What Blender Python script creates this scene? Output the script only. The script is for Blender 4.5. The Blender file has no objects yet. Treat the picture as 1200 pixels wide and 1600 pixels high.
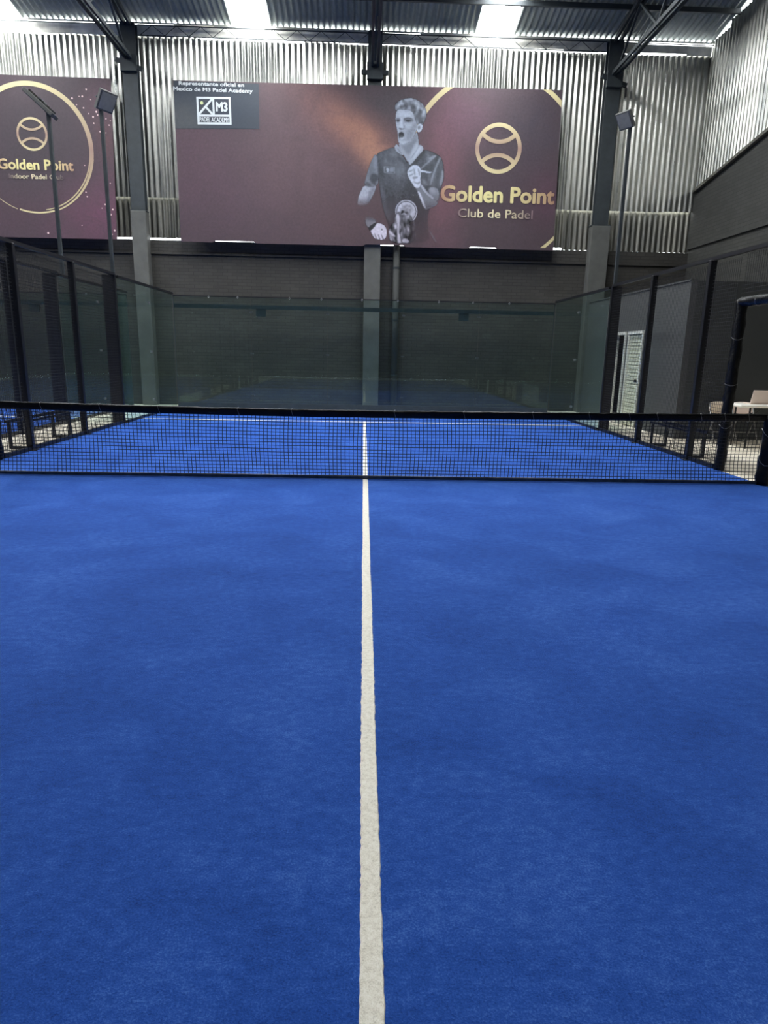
import bpy, bmesh, math, random
import numpy as np
from mathutils import Vector, Matrix, noise

random.seed(7)
S = bpy.context.scene
COL = S.collection

# ------------------------------------------------------------------ camera
FPX, PITCH, ROLL, YAW = 1035.7, .2362, .0199, .0343
CAM = Vector((-.0386, -8.1489, 1.5447))
c, s = math.cos, math.sin
F_ = Vector((s(YAW)*c(PITCH), c(YAW)*c(PITCH), -s(PITCH)))
R0 = Vector((c(YAW), -s(YAW), 0)); U0 = R0.cross(F_)
R_ = c(ROLL)*R0 + s(ROLL)*U0; U_ = -s(ROLL)*R0 + c(ROLL)*U0
cd = bpy.data.cameras.new('camera'); cam = bpy.data.objects.new('camera', cd); COL.objects.link(cam)
cd.sensor_fit = 'VERTICAL'; cd.sensor_height = 36; cd.sensor_width = 27; cd.lens = FPX/1600*36
cd.clip_start = .05; cd.clip_end = 300
M = Matrix((R_, U_, -F_)).transposed().to_4x4(); M.translation = CAM
cam.matrix_world = M
S.camera = cam

# ------------------------------------------------------------------ sky, skylight strength, exposure
w = bpy.data.worlds.new('sky'); S.world = w; w.use_nodes = True
w.node_tree.nodes['Background'].inputs[0].default_value = (.93, .97, 1, 1)
w.node_tree.nodes['Background'].inputs[1].default_value = 9.0
SKYLIGHT = 30.0
S.view_settings.view_transform = 'Standard'; S.view_settings.look = 'None'
S.view_settings.exposure = .1; S.view_settings.gamma = 1
S.view_settings.use_curve_mapping = False

# ------------------------------------------------------------------ materials
def lin(r, g, b):
    f = lambda v: (v/255/12.92 if v/255 <= .04045 else ((v/255+.055)/1.055)**2.4)
    return (f(r), f(g), f(b), 1)

class NT:
    def __init__(self, name):
        self.m = bpy.data.materials.new(name); self.m.use_nodes = True
        self.t = self.m.node_tree; self.n = self.t.nodes
        self.p = self.n['Principled BSDF']; self.out = self.n['Material Output']
    def add(self, typ, **k):
        x = self.n.new(typ)
        for a, b in k.items(): setattr(x, a, b)
        return x
    def link(self, a, b): self.t.links.new(a, b)
    def pos(self):
        return self.add('ShaderNodeNewGeometry').outputs['Position']
    def noise(self, vec, scale, detail=3, rough=.55, dist=0):
        x = self.add('ShaderNodeTexNoise'); x.inputs['Scale'].default_value = scale
        x.inputs['Detail'].default_value = detail; x.inputs['Roughness'].default_value = rough
        x.inputs['Distortion'].default_value = dist
        if vec is not None: self.link(vec, x.inputs['Vector'])
        return x.outputs['Fac']
    def ramp(self, fac, stops):
        x = self.add('ShaderNodeValToRGB'); e = x.color_ramp.elements
        while len(e) < len(stops): e.new(.5)
        for el, (p, col) in zip(e, stops): el.position = p; el.color = col
        self.link(fac, x.inputs[0]); return x.outputs[0]
    def mix(self, fac, a, b, blend='MIX'):
        x = self.add('ShaderNodeMix', data_type='RGBA', blend_type=blend)
        for v, i in ((fac, 0), (a, 6), (b, 7)):
            if hasattr(v, 'links'): self.link(v, x.inputs[i])
            else: x.inputs[i].default_value = v
        return x.outputs[2]
    def math(self, op, a, b=None, clamp=False):
        x = self.add('ShaderNodeMath', operation=op, use_clamp=clamp)
        for i, v in enumerate((a, b)):
            if v is None: continue
            if hasattr(v, 'links'): self.link(v, x.inputs[i])
            else: x.inputs[i].default_value = v
        return x.outputs[0]
    def scale(self, vec, sx, sy, sz, loc=(0, 0, 0)):
        x = self.add('ShaderNodeMapping'); x.inputs['Scale'].default_value = (sx, sy, sz)
        x.inputs['Location'].default_value = loc
        self.link(vec, x.inputs['Vector']); return x.outputs[0]
    def bump(self, h, strength, dist):
        x = self.add('ShaderNodeBump'); x.inputs['Strength'].default_value = strength
        x.inputs['Distance'].default_value = dist; self.link(h, x.inputs['Height'])
        self.link(x.outputs[0], self.p.inputs['Normal'])
    def set(self, **k):
        for a, b in k.items():
            i = self.p.inputs[a.replace('_', ' ')]
            if hasattr(b, 'links'): self.link(b, i)
            else: i.default_value = b
        return self

MATS = {}
def simple(name, col, rough=.5, metal=0, var=.12, vscale=6, bump=0, bscale=60, spec=.5):
    t = NT(name); p = t.pos()
    n = t.noise(p, vscale)
    dark = tuple(v*(1-var*1.6) for v in col[:3])+(1,); lite = tuple(min(1, v*(1+var)) for v in col[:3])+(1,)
    t.set(Base_Color=t.ramp(n, [(.3, dark), (.7, lite)]), Roughness=rough, Metallic=metal)
    t.p.inputs['Specular IOR Level'].default_value = spec
    if bump: t.bump(t.noise(p, bscale, 4), bump, .01)
    MATS[name] = t.m; return t.m

def make_turf():
    t = NT('turf'); p = t.pos()
    fine = t.noise(p, 150, 4, .8); mid = t.noise(t.scale(p, 1, 1.5, 1), 20, 4, .7); big = t.noise(t.scale(p, 1, 1.3, 1), 1.6, 5, .62, .6)
    huge = t.noise(p, .55, 2)
    v = t.math('ADD', t.math('MULTIPLY', fine, .62), t.math('MULTIPLY', mid, .30))
    v = t.math('ADD', v, t.math('MULTIPLY', big, .26)); v = t.math('ADD', v, t.math('MULTIPLY', huge, .12))
    col = t.ramp(v, [(.46, lin(8, 36, 100)), (.60, lin(25, 68, 146)), (.68, lin(35, 80, 164)), (.84, lin(84, 124, 198))])
    t.set(Base_Color=col, Roughness=.95)
    t.p.inputs['Specular IOR Level'].default_value = .15
    t.p.inputs['Sheen Weight'].default_value = .2
    t.p.inputs['Sheen Roughness'].default_value = .5
    t.p.inputs['Sheen Tint'].default_value = (.34, .56, 1, 1)
    t.bump(t.math('ADD', fine, t.math('MULTIPLY', mid, .6)), .7, .006)
    return t.m
TURF = make_turf()

def make_line():
    t = NT('white_pile'); p = t.pos()
    f = t.noise(p, 300, 3, .7); m = t.noise(p, 60, 2)
    v = t.math('ADD', t.math('MULTIPLY', f, .65), t.math('MULTIPLY', m, .35))
    t.set(Base_Color=t.ramp(v, [(.33, lin(198, 190, 172)), (.5, lin(240, 234, 216)), (.66, lin(254, 250, 238))]), Roughness=.9)
    t.p.inputs['Sheen Weight'].default_value = .3
    t.bump(v, .6, .004); return t.m
LINE = make_line()

def make_concrete():
    t = NT('beige_concrete'); p = t.pos()
    n = t.noise(p, 1.4, 5, .6, .4); f = t.noise(p, 40, 3)
    v = t.math('ADD', t.math('MULTIPLY', n, .75), t.math('MULTIPLY', f, .25))
    t.set(Base_Color=t.ramp(v, [(.3, lin(196, 184, 162)), (.55, lin(228, 219, 200)), (.75, lin(240, 233, 218))]), Roughness=.6)
    t.bump(f, .15, .004); return t.m
CONC = make_concrete()

def make_brick(axis, name, base):
    t = NT(name); p = t.pos()
    sp = t.add('ShaderNodeSeparateXYZ'); t.link(p, sp.inputs[0])
    cb = t.add('ShaderNodeCombineXYZ'); t.link(sp.outputs[axis], cb.inputs[0]); t.link(sp.outputs[2], cb.inputs[1])
    b = t.add('ShaderNodeTexBrick'); t.link(cb.outputs[0], b.inputs['Vector'])
    b.inputs['Scale'].default_value = 1; b.inputs['Brick Width'].default_value = .26; b.inputs['Row Height'].default_value = .085
    b.inputs['Mortar Size'].default_value = .008; b.inputs['Mortar Smooth'].default_value = .3
    k = [v/255 for v in base]
    b.inputs['Color1'].default_value = lin(*base); b.inputs['Color2'].default_value = lin(*[v*1.1 for v in base])
    b.inputs['Mortar'].default_value = lin(*[v*.86 for v in base])
    n = t.noise(p, .9, 4, .6)
    col = t.mix(.55, b.outputs[0], t.ramp(n, [(.3, (.75, .75, .75, 1)), (.7, (1.25, 1.25, 1.22, 1))]), 'MULTIPLY')
    t.set(Base_Color=col, Roughness=.62); t.p.inputs['Specular IOR Level'].default_value = .3
    h = t.math('SUBTRACT', t.math('MULTIPLY', t.noise(p, 25, 3), .3), b.outputs['Fac'])
    t.bump(h, .4, .01); return t.m
BRICK_B = make_brick(0, 'dark_painted_brick_across', (64, 62, 58))
BRICK_R = make_brick(1, 'dark_painted_brick_along', (62, 62, 59))

def make_galv(name, axis, lo, hi, rough=.3):
    t = NT(name); p = t.pos(); oi = t.add('ShaderNodeObjectInfo').outputs['Random']
    sc = (2.5, 2.5, .22); n = t.noise(t.scale(p, *sc), 3, 4, .6)
    f = t.noise(t.scale(p, 1, 1, .5), 14, 3)
    v = t.math('ADD', t.math('MULTIPLY', n, .55), t.math('MULTIPLY', f, .25)); v = t.math('ADD', v, t.math('MULTIPLY', oi, .2))
    t.set(Base_Color=t.ramp(v, [(.25, lo), (.7, hi)]), Metallic=.95,
          Roughness=t.math('ADD', t.math('MULTIPLY', n, .25), rough-.1))
    t.bump(n, .15, .02); return t.m
GALV = make_galv('galvanised_sheet', 0, lin(118, 121, 120), lin(212, 211, 202))
GALV_D = make_galv('darker_galvanised_sheet', 0, lin(104, 106, 104), lin(168, 165, 154), .34)  # darker sheet tone for the lower tier and the right wall flashing
ROOFM = make_galv('roof_sheet_metal', 0, lin(112, 120, 118), lin(150, 156, 150), .5)
ROOFM.node_tree.nodes['Principled BSDF'].inputs['Metallic'].default_value = .3

def make_skylight():
    t = NT('daylit_skylight'); t.set(Base_Color=(.9, .92, .95, 1), Roughness=.4)
    t.p.inputs['Emission Color'].default_value = (.95, .98, 1, 1); t.p.inputs['Emission Strength'].default_value = SKYLIGHT
    return t.m
SKYM = make_skylight()
FLASH = simple('daylit_flashing_tone', lin(222, 220, 208), .5, .1, .2, 3)  # pale colour carries the daylight that falls through the eave gap

STEEL = simple('dark_grey_steel', lin(52, 58, 60), .5, .0, .15)
CHORD = simple('truss_steel', lin(40, 47, 50), .55, 0, .15)
CONCOL = simple('grey_painted_concrete', lin(90, 90, 85), .7, 0, .12, 3, .2, 30)
BLACK = simple('black_powder_coat', lin(20, 21, 24), .42, 0, .2, 8)
WIRE = simple('black_wire', lin(22, 23, 25), .6, 0, .1)
CORD = simple('black_net_cord', lin(14, 15, 19), .8, 0, .1)
VINYL = simple('black_vinyl', lin(11, 11, 11), .36, 0, .2, 9, .8, 40, .25)
VINYL_G = simple('grey_black_vinyl', lin(78, 80, 84), .35, 0, .3, 9, .5, 35, .7)
TIE = simple('pale_tie', lin(190, 190, 188), .3)
ROOM = simple('grey_plaster', lin(78, 79, 77), .75, 0, .06, 1.5, .1, 40)
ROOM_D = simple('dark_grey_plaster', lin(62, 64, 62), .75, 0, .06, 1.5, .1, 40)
WHITE = simple('white_enamel', lin(236, 234, 222), .4, 0, .03)
CREAM = simple('cream_slat', lin(222, 220, 198), .45, 0, .04)
SHADEIN = simple('painted_interior_shade', lin(16, 14, 14), .9)  # near-black wall colour stands in for the shade behind the open doorway
PLASTIC = simple('white_plastic', lin(252, 247, 234), .4, 0, .03)
BEIGE = simple('beige_plastic', lin(240, 222, 198), .5, 0, .05)
PINKISH = simple('laptop_shell', lin(246, 226, 212), .4, 0, .03)
CHROME = simple('grey_tube', lin(150, 150, 148), .3, .7, .05)
LAMPB = simple('floodlight_shell', lin(92, 92, 88), .5, 0, .1, 6, 0, 60, .2)
LAMPG = simple('floodlight_glass', lin(134, 132, 124), .4, 0, .06, 20, 0, 60, .2)
CURB = simple('dark_green_grey_curb', lin(58, 66, 64), .6)
KEYS = simple('dark_keys', lin(30, 30, 32), .5)

def make_glass(name, tint, ior=1.45):
    t = NT(name); t.n.remove(t.p)
    tr = t.add('ShaderNodeBsdfTransparent'); tr.inputs[0].default_value = tint
    gl = t.add('ShaderNodeBsdfGlossy'); gl.inputs['Roughness'].default_value = .03; gl.inputs['Color'].default_value = (.9, 1, .98, 1)
    lw = t.add('ShaderNodeLayerWeight'); lw.inputs[0].default_value = .5
    fr = t.math('ADD', t.math('MULTIPLY', t.math('POWER', lw.outputs['Facing'], 5.0), .9), .035)
    mx = t.add('ShaderNodeMixShader'); t.link(fr, mx.inputs[0])
    t.link(tr.outputs[0], mx.inputs[1]); t.link(gl.outputs[0], mx.inputs[2]); t.link(mx.outputs[0], t.out.inputs[0])
    return t.m
GLASS = make_glass('green_tinted_glass', (.84, .925, .915, 1))

# ------------------------------------------------------------------ mesh helpers
LOC = {}
def empty(name, loc, label=None, cat=None, group=None, kind=None):
    o = bpy.data.objects.new(name, None); COL.objects.link(o); o.location = loc; o.empty_display_size = .2
    LOC[o.name] = Vector(loc); tag(o, label, cat, group, kind); return o
def tag(o, label=None, cat=None, group=None, kind=None):
    if label: o['label'] = label
    if cat: o['category'] = cat
    if group: o['group'] = group
    if kind: o['kind'] = kind
    return o
def wloc(o):
    return LOC.get(o.name, Vector((0, 0, 0))) if o else Vector((0, 0, 0))
def obj(name, bm, mat, parent=None, smooth=False, origin=None):
    """bm is in world coordinates; origin (world) becomes the object's origin."""
    org = Vector(origin) if origin is not None else wloc(parent)
    for v in bm.verts: v.co -= org
    me = bpy.data.meshes.new(name); bm.normal_update(); bm.to_mesh(me); bm.free()
    if smooth:
        for p in me.polygons: p.use_smooth = True
    for m in (mat if isinstance(mat, list) else [mat]): me.materials.append(m)
    o = bpy.data.objects.new(name, me); COL.objects.link(o)
    if parent: o.parent = parent
    o.location = org - wloc(parent); LOC[o.name] = org
    return o
def inst(name, src, wpos, parent):
    o = bpy.data.objects.new(name, src.data); COL.objects.link(o); o.parent = parent
    o.location = Vector(wpos) - wloc(parent); o.rotation_euler = src.rotation_euler
    LOC[o.name] = Vector(wpos); return o
def box(bm, x0, x1, y0, y1, z0, z1, bev=0, rot=None):
    g = bmesh.ops.create_cube(bm, size=1)['verts']
    cx, cy, cz = (x0+x1)/2, (y0+y1)/2, (z0+z1)/2
    for v in g:
        v.co = Vector((v.co.x*(x1-x0), v.co.y*(y1-y0), v.co.z*(z1-z0)))
        if rot is not None: v.co = rot @ v.co
        v.co += Vector((cx, cy, cz))
    if bev:
        es = list({e for v in g for e in v.link_edges})
        bmesh.ops.bevel(bm, geom=es, offset=bev, segments=1, affect='EDGES')
    return bm
def B(*a, **k): return box(bmesh.new(), *a, **k)
def tube(bm, pts, r, n=8, caps=True, closed=False):
    pts = [Vector(p) for p in pts]; rings = []; N = len(pts)
    for i, p in enumerate(pts):
        if closed: d = pts[(i+1) % N]-pts[i-1]
        else: d = pts[min(i+1, N-1)]-pts[max(i-1, 0)]
        d.normalize(); a = d.cross(Vector((0, 0, 1)))
        if a.length < .1: a = d.cross(Vector((1, 0, 0)))
        a.normalize(); b = d.cross(a)
        rr = r[i] if isinstance(r, (list, tuple)) else r
        rings.append([bm.verts.new(p+rr*(math.cos(2*math.pi*k/n+math.pi/n)*a+math.sin(2*math.pi*k/n+math.pi/n)*b)) for k in range(n)])
    for i in range(N-1+closed):
        A, C = rings[i], rings[(i+1) % N]
        for k in range(n): bm.faces.new((A[k], A[(k+1) % n], C[(k+1) % n], C[k]))
    if caps and not closed: bm.faces.new(rings[0][::-1]); bm.faces.new(rings[-1])
    return bm
def bar(bm, a, b, w, h=None):
    """rectangular bar from a to b"""
    a, b = Vector(a), Vector(b); h = h or w; d = (b-a).normalized()
    u = d.cross(Vector((0, 0, 1)))
    if u.length < .05: u = Vector((1, 0, 0))
    u.normalize(); v = d.cross(u)
    q = []
    for p in (a, b):
        q.append([bm.verts.new(p+u*i*w/2+v*j*h/2) for i, j in ((-1, -1), (1, -1), (1, 1), (-1, 1))])
    for k in range(4): bm.faces.new((q[0][k], q[0][(k+1) % 4], q[1][(k+1) % 4], q[1][k]))
    bm.faces.new(q[0][::-1]); bm.faces.new(q[1]); return bm
def BAR(*a, **k): return bar(bmesh.new(), *a, **k)
def TUBE(*a, **k): return tube(bmesh.new(), *a, **k)

# ------------------------------------------------------------------ setting: floors
XL, XR, YB, YR = -17.2, 8.85, 11.0, -13.0
tag(obj('floor', B(XL, XR, YR, YB+.25, -.12, -.006), CONC), 'pale beige concrete slab around the blue courts', kind='structure')

def turf(x0, x1, label):
    bm = bmesh.new(); box(bm, x0, x1, -10, 10, -.02, 0)
    return tag(obj('floor', bm, TURF, origin=((x0+x1)/2, 0, 0)), label, kind='structure')
court = turf(-5.05, 5.05, 'blue artificial turf of the court with the net')
court2 = turf(-16.2, -6.2, 'blue artificial turf of the neighbouring court beyond the left fence')

def line(a, b, width, parent, jag=.0011):
    a, b = Vector(a), Vector(b); L = (b-a).length; d = (b-a)/L; nrm = Vector((-d.y, d.x, 0)); n = int(L/.018)
    bm = bmesh.new(); rows = []
    for i in range(n+1):
        p = a+d*(L*i/n); wob = .003*noise.noise(p*1.3)
        o1 = width/2+random.gauss(0, jag)+wob; o2 = width/2+random.gauss(0, jag)-wob
        rows.append([bm.verts.new(p+nrm*o1+Vector((0, 0, .0005))), bm.verts.new(p+nrm*(o1-.003)+Vector((0, 0, .0045))),
                     bm.verts.new(p-nrm*(o2-.003)+Vector((0, 0, .0045))), bm.verts.new(p-nrm*o2+Vector((0, 0, .0005)))])
    for r, q in zip(rows, rows[1:]):
        for k in range(3): bm.faces.new((r[k], r[k+1], q[k+1], q[k]))
    return tag(obj('court_line', bm, LINE, parent), 'white turf line')
line((0, -7.1, 0), (0, 7.05, 0), .062, court)
for y in (6.95, -6.98): line((-4.98, y, 0), (4.98, y, 0), .06, court, .0015)
for y in (6.95, -6.95): line((-16.18, y, 0), (-6.22, y, 0), .06, court2, .0015)
line((-11.2, -7.1, 0), (-11.2, 7.1, 0), .06, court2, .0015)

# ------------------------------------------------------------------ setting: masonry and metal walls
WT = 4.36
bm = B(XL, XR, YB, YB+.2, 0, WT)
wall_back = tag(obj('wall_back', bm, BRICK_B, origin=(0, YB, 0)), 'dark painted brick wall under the corrugated metal, behind the courts', kind='structure')
bm = bmesh.new(); box(bm, XL, XR, YB-.05, YB, 4.0, 4.05); 
tag(obj('ring_beam', bm, BRICK_B, wall_back), 'narrow ledge along the brick wall')
RT = lambda y: 5.93+.17*(11-y)
bm = bmesh.new()
y0, y1 = YB+.2, YR
vs = [bm.verts.new(p) for p in ((XR, y0, 0), (XR, y1, 0), (XR, y1, RT(-1)), (XR, -1, RT(-1)), (XR, y0, RT(y0)))]
vs2 = [bm.verts.new(v.co+Vector((.2, 0, 0))) for v in vs]
bm.faces.new(vs); bm.faces.new(vs2[::-1])
for i in range(5): bm.faces.new((vs[i], vs2[i], vs2[(i+1) % 5], vs[(i+1) % 5]))
bmesh.ops.recalc_face_normals(bm, faces=bm.faces)
wall_right = tag(obj('wall_right', bm, BRICK_R, origin=(XR, 0, 0)), 'tall dark painted brick wall along the right side', kind='structure')
tag(obj('ledge', B(XR-.06, XR, YR, YB, 4.44, 4.50), BRICK_R, wall_right), 'thin ledge across the right wall')
bm = bmesh.new(); bar(bm, (XR-.05, YB-.02, RT(YB)-.02), (XR-.05, -1, RT(-1)-.02), .10, .07)
tag(obj('flashing', bm, GALV_D, wall_right), 'sheet metal flashing under the corrugated panels')
tag(obj('wall_left', B(XL-.2, XL, YR, YB+.2, 0, 12), BRICK_R), 'dark wall far beyond the neighbouring court', kind='structure')
tag(obj('wall_rear', B(XL-.2, XR+.2, YR-.2, YR, 0, 12), BRICK_B), 'dark wall at the end of the hall', kind='structure')

PITCHC = .88/6
def corrug(width, length, amp, seg=8, taper=None):
    """sheet in local XZ plane, hanging from z=0 to z=length; taper(x)-> extra top"""
    bm = bmesh.new(); n = int(round(width/PITCHC*seg)); lo, hi = [], []
    for i in range(n+1):
        x = -width/2+width*i/n; ph = (i/seg) % 1
        y = amp*math.cos(2*math.pi*ph)
        lo.append(bm.verts.new((x, y, 0))); hi.append(bm.verts.new((x, y, length+(taper(x) if taper else 0))))
    for i in range(n): bm.faces.new((lo[i], lo[i+1], hi[i+1], hi[i]))
    return bm
def mesh_only(name, bm, mat):
    me = bpy.data.meshes.new(name); bm.normal_update(); bm.to_mesh(me); bm.free(); me.materials.append(mat)
    for p in me.polygons: p.use_smooth = True
    return me
def place(name, me, wpos, parent, rot=(0, 0, 0)):
    o = bpy.data.objects.new(name, me); COL.objects.link(o); o.parent = parent
    o.location = Vector(wpos)-wloc(parent); o.rotation_euler = rot; LOC[o.name] = Vector(wpos); return o
upper = mesh_only('metal_sheet', corrug(.88+PITCHC/2, 9.15-5.40, .018), GALV)
lower = mesh_only('metal_sheet', corrug(.88+PITCHC/2, 5.50-4.43, .018), GALV_D)
cx = -2.965-.88*16; k = 0
while cx-.44 < XR-.2:
    j = random.uniform
    place('metal_sheet', upper, (cx, YB+.05+.006*(k % 2), 5.40+j(-.02, .02)), wall_back, (0, j(-.002, .002), 0))
    place('metal_sheet', lower, (cx, YB+.11+.006*(k % 2), (4.425 if cx < 5.7 else 4.372)+j(-.006, .01)), wall_back, (math.radians(-1.5), j(-.003, .003), 0))
    cx += .88; k += 1
rside = mesh_only('metal_sheet', corrug(.88+PITCHC/2, 9.5-5.93, .018, taper=None), GALV)
y = YB+.1-.44; k = 0
while y > YR:
    yy = max(y, -1-(y+1)) if y < -1 else y
    if y > -1:
        o = place('metal_sheet', rside, (XR+.03+.006*(k % 2), y, RT(y)-.06), wall_right, (0, 0, math.radians(90)))
    y -= .88; k += 1
# rear half of the right wall, not in view: one sheet run
bm = B(XR+.02, XR+.05, YR, -1, RT(-1)-.1, 12); obj('metal_cladding', bm, GALV, wall_right)

# eave flashing pieces between the wall sheets and the roof
for x0, x1, z0, z1 in ((-17.2, -8.35, 9.175, 9.40), (-8.35, -4.9, 9.155, 9.405), (-4.9, -3.4, 9.18, 9.42), (-3.4, -2.2, 9.165, 9.425),
                       (-2.2, .3, 9.18, 9.425), (.3, 1.3, 9.185, 9.41), (1.3, 2.6, 9.165, 9.425), (2.6, 5.0, 9.19, 9.425), (5.0, 5.9, 9.15, 9.42), (5.9, 6.4, 9.165, 9.42), (6.4, 7.0, 9.15, 9.41), (7.0, 8.2, 9.185, 9.37), (8.2, 8.85, 9.15, 9.37)):
    obj('flashing', B(x0, x1, YB+.02, YB+.04, z0, z1), FLASH, wall_back)
for x0, x1, z0 in ((-17.2, -5.9, 9.425), (-5.9, -3.9, 9.425), (-3.9, .4, 9.42), (.4, 1.6, 9.425), (1.6, 6.3, 9.42), (6.3, 8.85, 9.425)):
    obj('eave_strip', B(x0, x1, YB+.015, YB+.035, z0, 9.466), FLASH, wall_back)

# ------------------------------------------------------------------ setting: roof
ceiling = empty('ceiling', (0, 11, 9.5), 'dark corrugated metal roof with bright skylight strips', kind='structure')
SL = .17; ang = math.atan(SL); LEN = 12.1/math.cos(ang)
def roofmesh(name, mat): return mesh_only(name, corrug(.88, LEN, .028), mat)
rs, sk = roofmesh('roof_sheet', ROOFM), roofmesh('skylight_sheet', SKYM)
for n in range(-16, 14):
    x = -2.965+.88*n; 
    for front in (1, 0):
        sky = n % 7 == 0 and front
        # local z runs up the slope
        if front: o = place('x', sk if sky else rs, (x, 11.06, 9.49), ceiling, (math.pi/2-ang, 0, 0))
        else: o = place('x', sk if sky else rs, (x, -13.06, 9.49), ceiling, (-(math.pi/2-ang), 0, 0))
        o.name = 'skylight_sheet' if sky else 'roof_sheet'
        if sky: o['label'] = 'translucent skylight strip glowing white'
ZR = lambda y: 9.49+SL*(11-y) if y > -1 else 9.49+SL*(13+y)
for y in (9.75, 8.4, 7.05, 5.7, 4.35, 3, 1.6, .2, -2.4, -4.6, -6.8, -9, -11.2):
    obj('purlin', B(XL, XR, y-.03, y+.03, ZR(y)-.15, ZR(y)-.04), CHORD, ceiling)
bm = bmesh.new(); box(bm, XL, XR, 10.90, 10.93, 9.345, 9.36); obj('eave_angle', bm, CHORD, ceiling)

# eave joist: two chords with zig-zag web
j = empty('eave_joist', (0, 10.88, 9.2), 'slender lattice joist running under the eave above the corrugated wall', 'joist')
obj('chord', B(-5.75, 6.05, 10.86, 10.89, 9.335, 9.35), CHORD, j); obj('chord', B(-5.75, 6.05, 10.86, 10.89, 9.105, 9.12), CHORD, j)
x = -5.7; up = True
web0 = None
while x < 5.9:
    a, b = (x, 10.875, 9.12 if up else 9.34), (x+.3, 10.875, 9.34 if up else 9.12)
    obj('web_bar', BAR(a, b, .012), CHORD, j); x += .3; up = not up

# ------------------------------------------------------------------ columns and trusses
def column(x, w, cw, zt, label, tlabel, zc):
    r = empty('building_column', (x, 10.85, 0), label, 'column', 'columns along the back wall')
    obj('concrete_base', B(x-cw/2, x+cw/2, 10.7, 10.999, 0, zc, bev=.01), CONCOL, r)
    bm = bmesh.new()   # H section shaft
    box(bm, x-w/2, x+w/2, 10.76, 10.785, zc, zt); box(bm, x-w/2, x+w/2, 10.96, 10.985, zc, zt); box(bm, x-.06, x+.06, 10.78, 10.97, zc, zt)
    obj('steel_shaft', bm, STEEL, r)
    obj('cap_plate', B(x-cw/2-.01, x+cw/2+.01, 10.71, 10.99, zc, zc+.03), STEEL, r)
    bm = bmesh.new(); rot = Matrix.Rotation(math.radians(18), 3, 'Y')
    box(bm, x-.34, x+.34, 10.70, 10.76, 8.36, 8.46, rot=rot if x > 3 else Matrix.Rotation(math.radians(-18 if x < -3 else 0), 3, 'Y').inverted() if x < -3 else None)
    box(bm, x-.2, x+.2, 10.66, 10.78, 8.25, 8.62)
    obj('gusset', bm, CHORD, r)
    t = empty('roof_truss', (x, 10.6, 8.5), tlabel, 'truss', 'roof trusses')
    for dx in (-.07, .07):
        obj('bottom_chord', BAR((x+dx, 10.70, 8.56), (x+dx, -12.6, 8.56), .055, .09), CHORD, t)
        bm = bmesh.new(); bar(bm, (x+dx, 10.75, ZR(10.75)-.22), (x+dx, -1, ZR(-1)-.22), .06, .1); bar(bm, (x+dx, -1, ZR(-1)-.22), (x+dx, -12.7, ZR(-12.7)-.22), .06, .1)
        obj('top_chord', bm, CHORD, t)
    ys = [10.5-1.15*i for i in range(20)]
    for i, (a, b) in enumerate(zip(ys, ys[1:])):
        za, zb = (8.6, ZR(b)-.25) if i % 2 == 0 else (ZR(a)-.25, 8.6)
        obj('web_bar', BAR((x, a, za), (x, b, zb), .05), CHORD, t)
column(-5.98, .36, .39, 9.36, 'grey column between the two wall banners', 'dark steel roof truss above the column between the two banners', 5.02)
column(.16, .36, .44, 9.36, 'grey column in the middle, partly hidden behind the wide banner', 'dark steel roof truss above the middle of the wide banner', 4.95)
column(6.28, .37, .50, 9.36, 'grey column standing to the right of the wide banner', 'dark steel roof truss above the column right of the wide banner', 4.95)

p = empty('downpipe', (.815, 10.86, 0), 'dark drain pipe next to the middle column', 'pipe')
obj('pipe', TUBE([(.815, 10.86, 0), (.815, 10.86, 4.9)], .09, 12), ROOM_D, p, True)
for z in (.9, 2.4, 3.75): obj('bracket', TUBE([(.815, 10.86, z), (.815, 10.86, z+.05)], .1, 12), STEEL, p)

# ------------------------------------------------------------------ banners (flat prints)
BY = 10.62
def homography(px, wd):
    A = []
    for (u, v), (x, z) in zip(px, wd):
        A.append([u, v, 1, 0, 0, 0, -x*u, -x*v, -x]); A.append([0, 0, 0, u, v, 1, -z*u, -z*v, -z])
    return np.linalg.svd(np.array(A, float))[2][-1].reshape(3, 3)
HB = homography([(270, 125), (879, 140), (865, 386), (282, 372)], [(-4.88, 8.05), (4.93, 8.12), (5.0, 4.37), (-4.88, 4.36)])
HL = homography([(172, 122), (182, 368), (0, 116), (0, 365)], [(-6.42, 8.04), (-6.54, 4.38), (-9.11, 8.05), (-9.53, 4.36)])
def art(H, u, v):
    """print artwork coordinates -> position on the banner sheet"""
    q = H @ np.array([u, v, 1.0]); return q[0]/q[2], q[1]/q[2]

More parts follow.
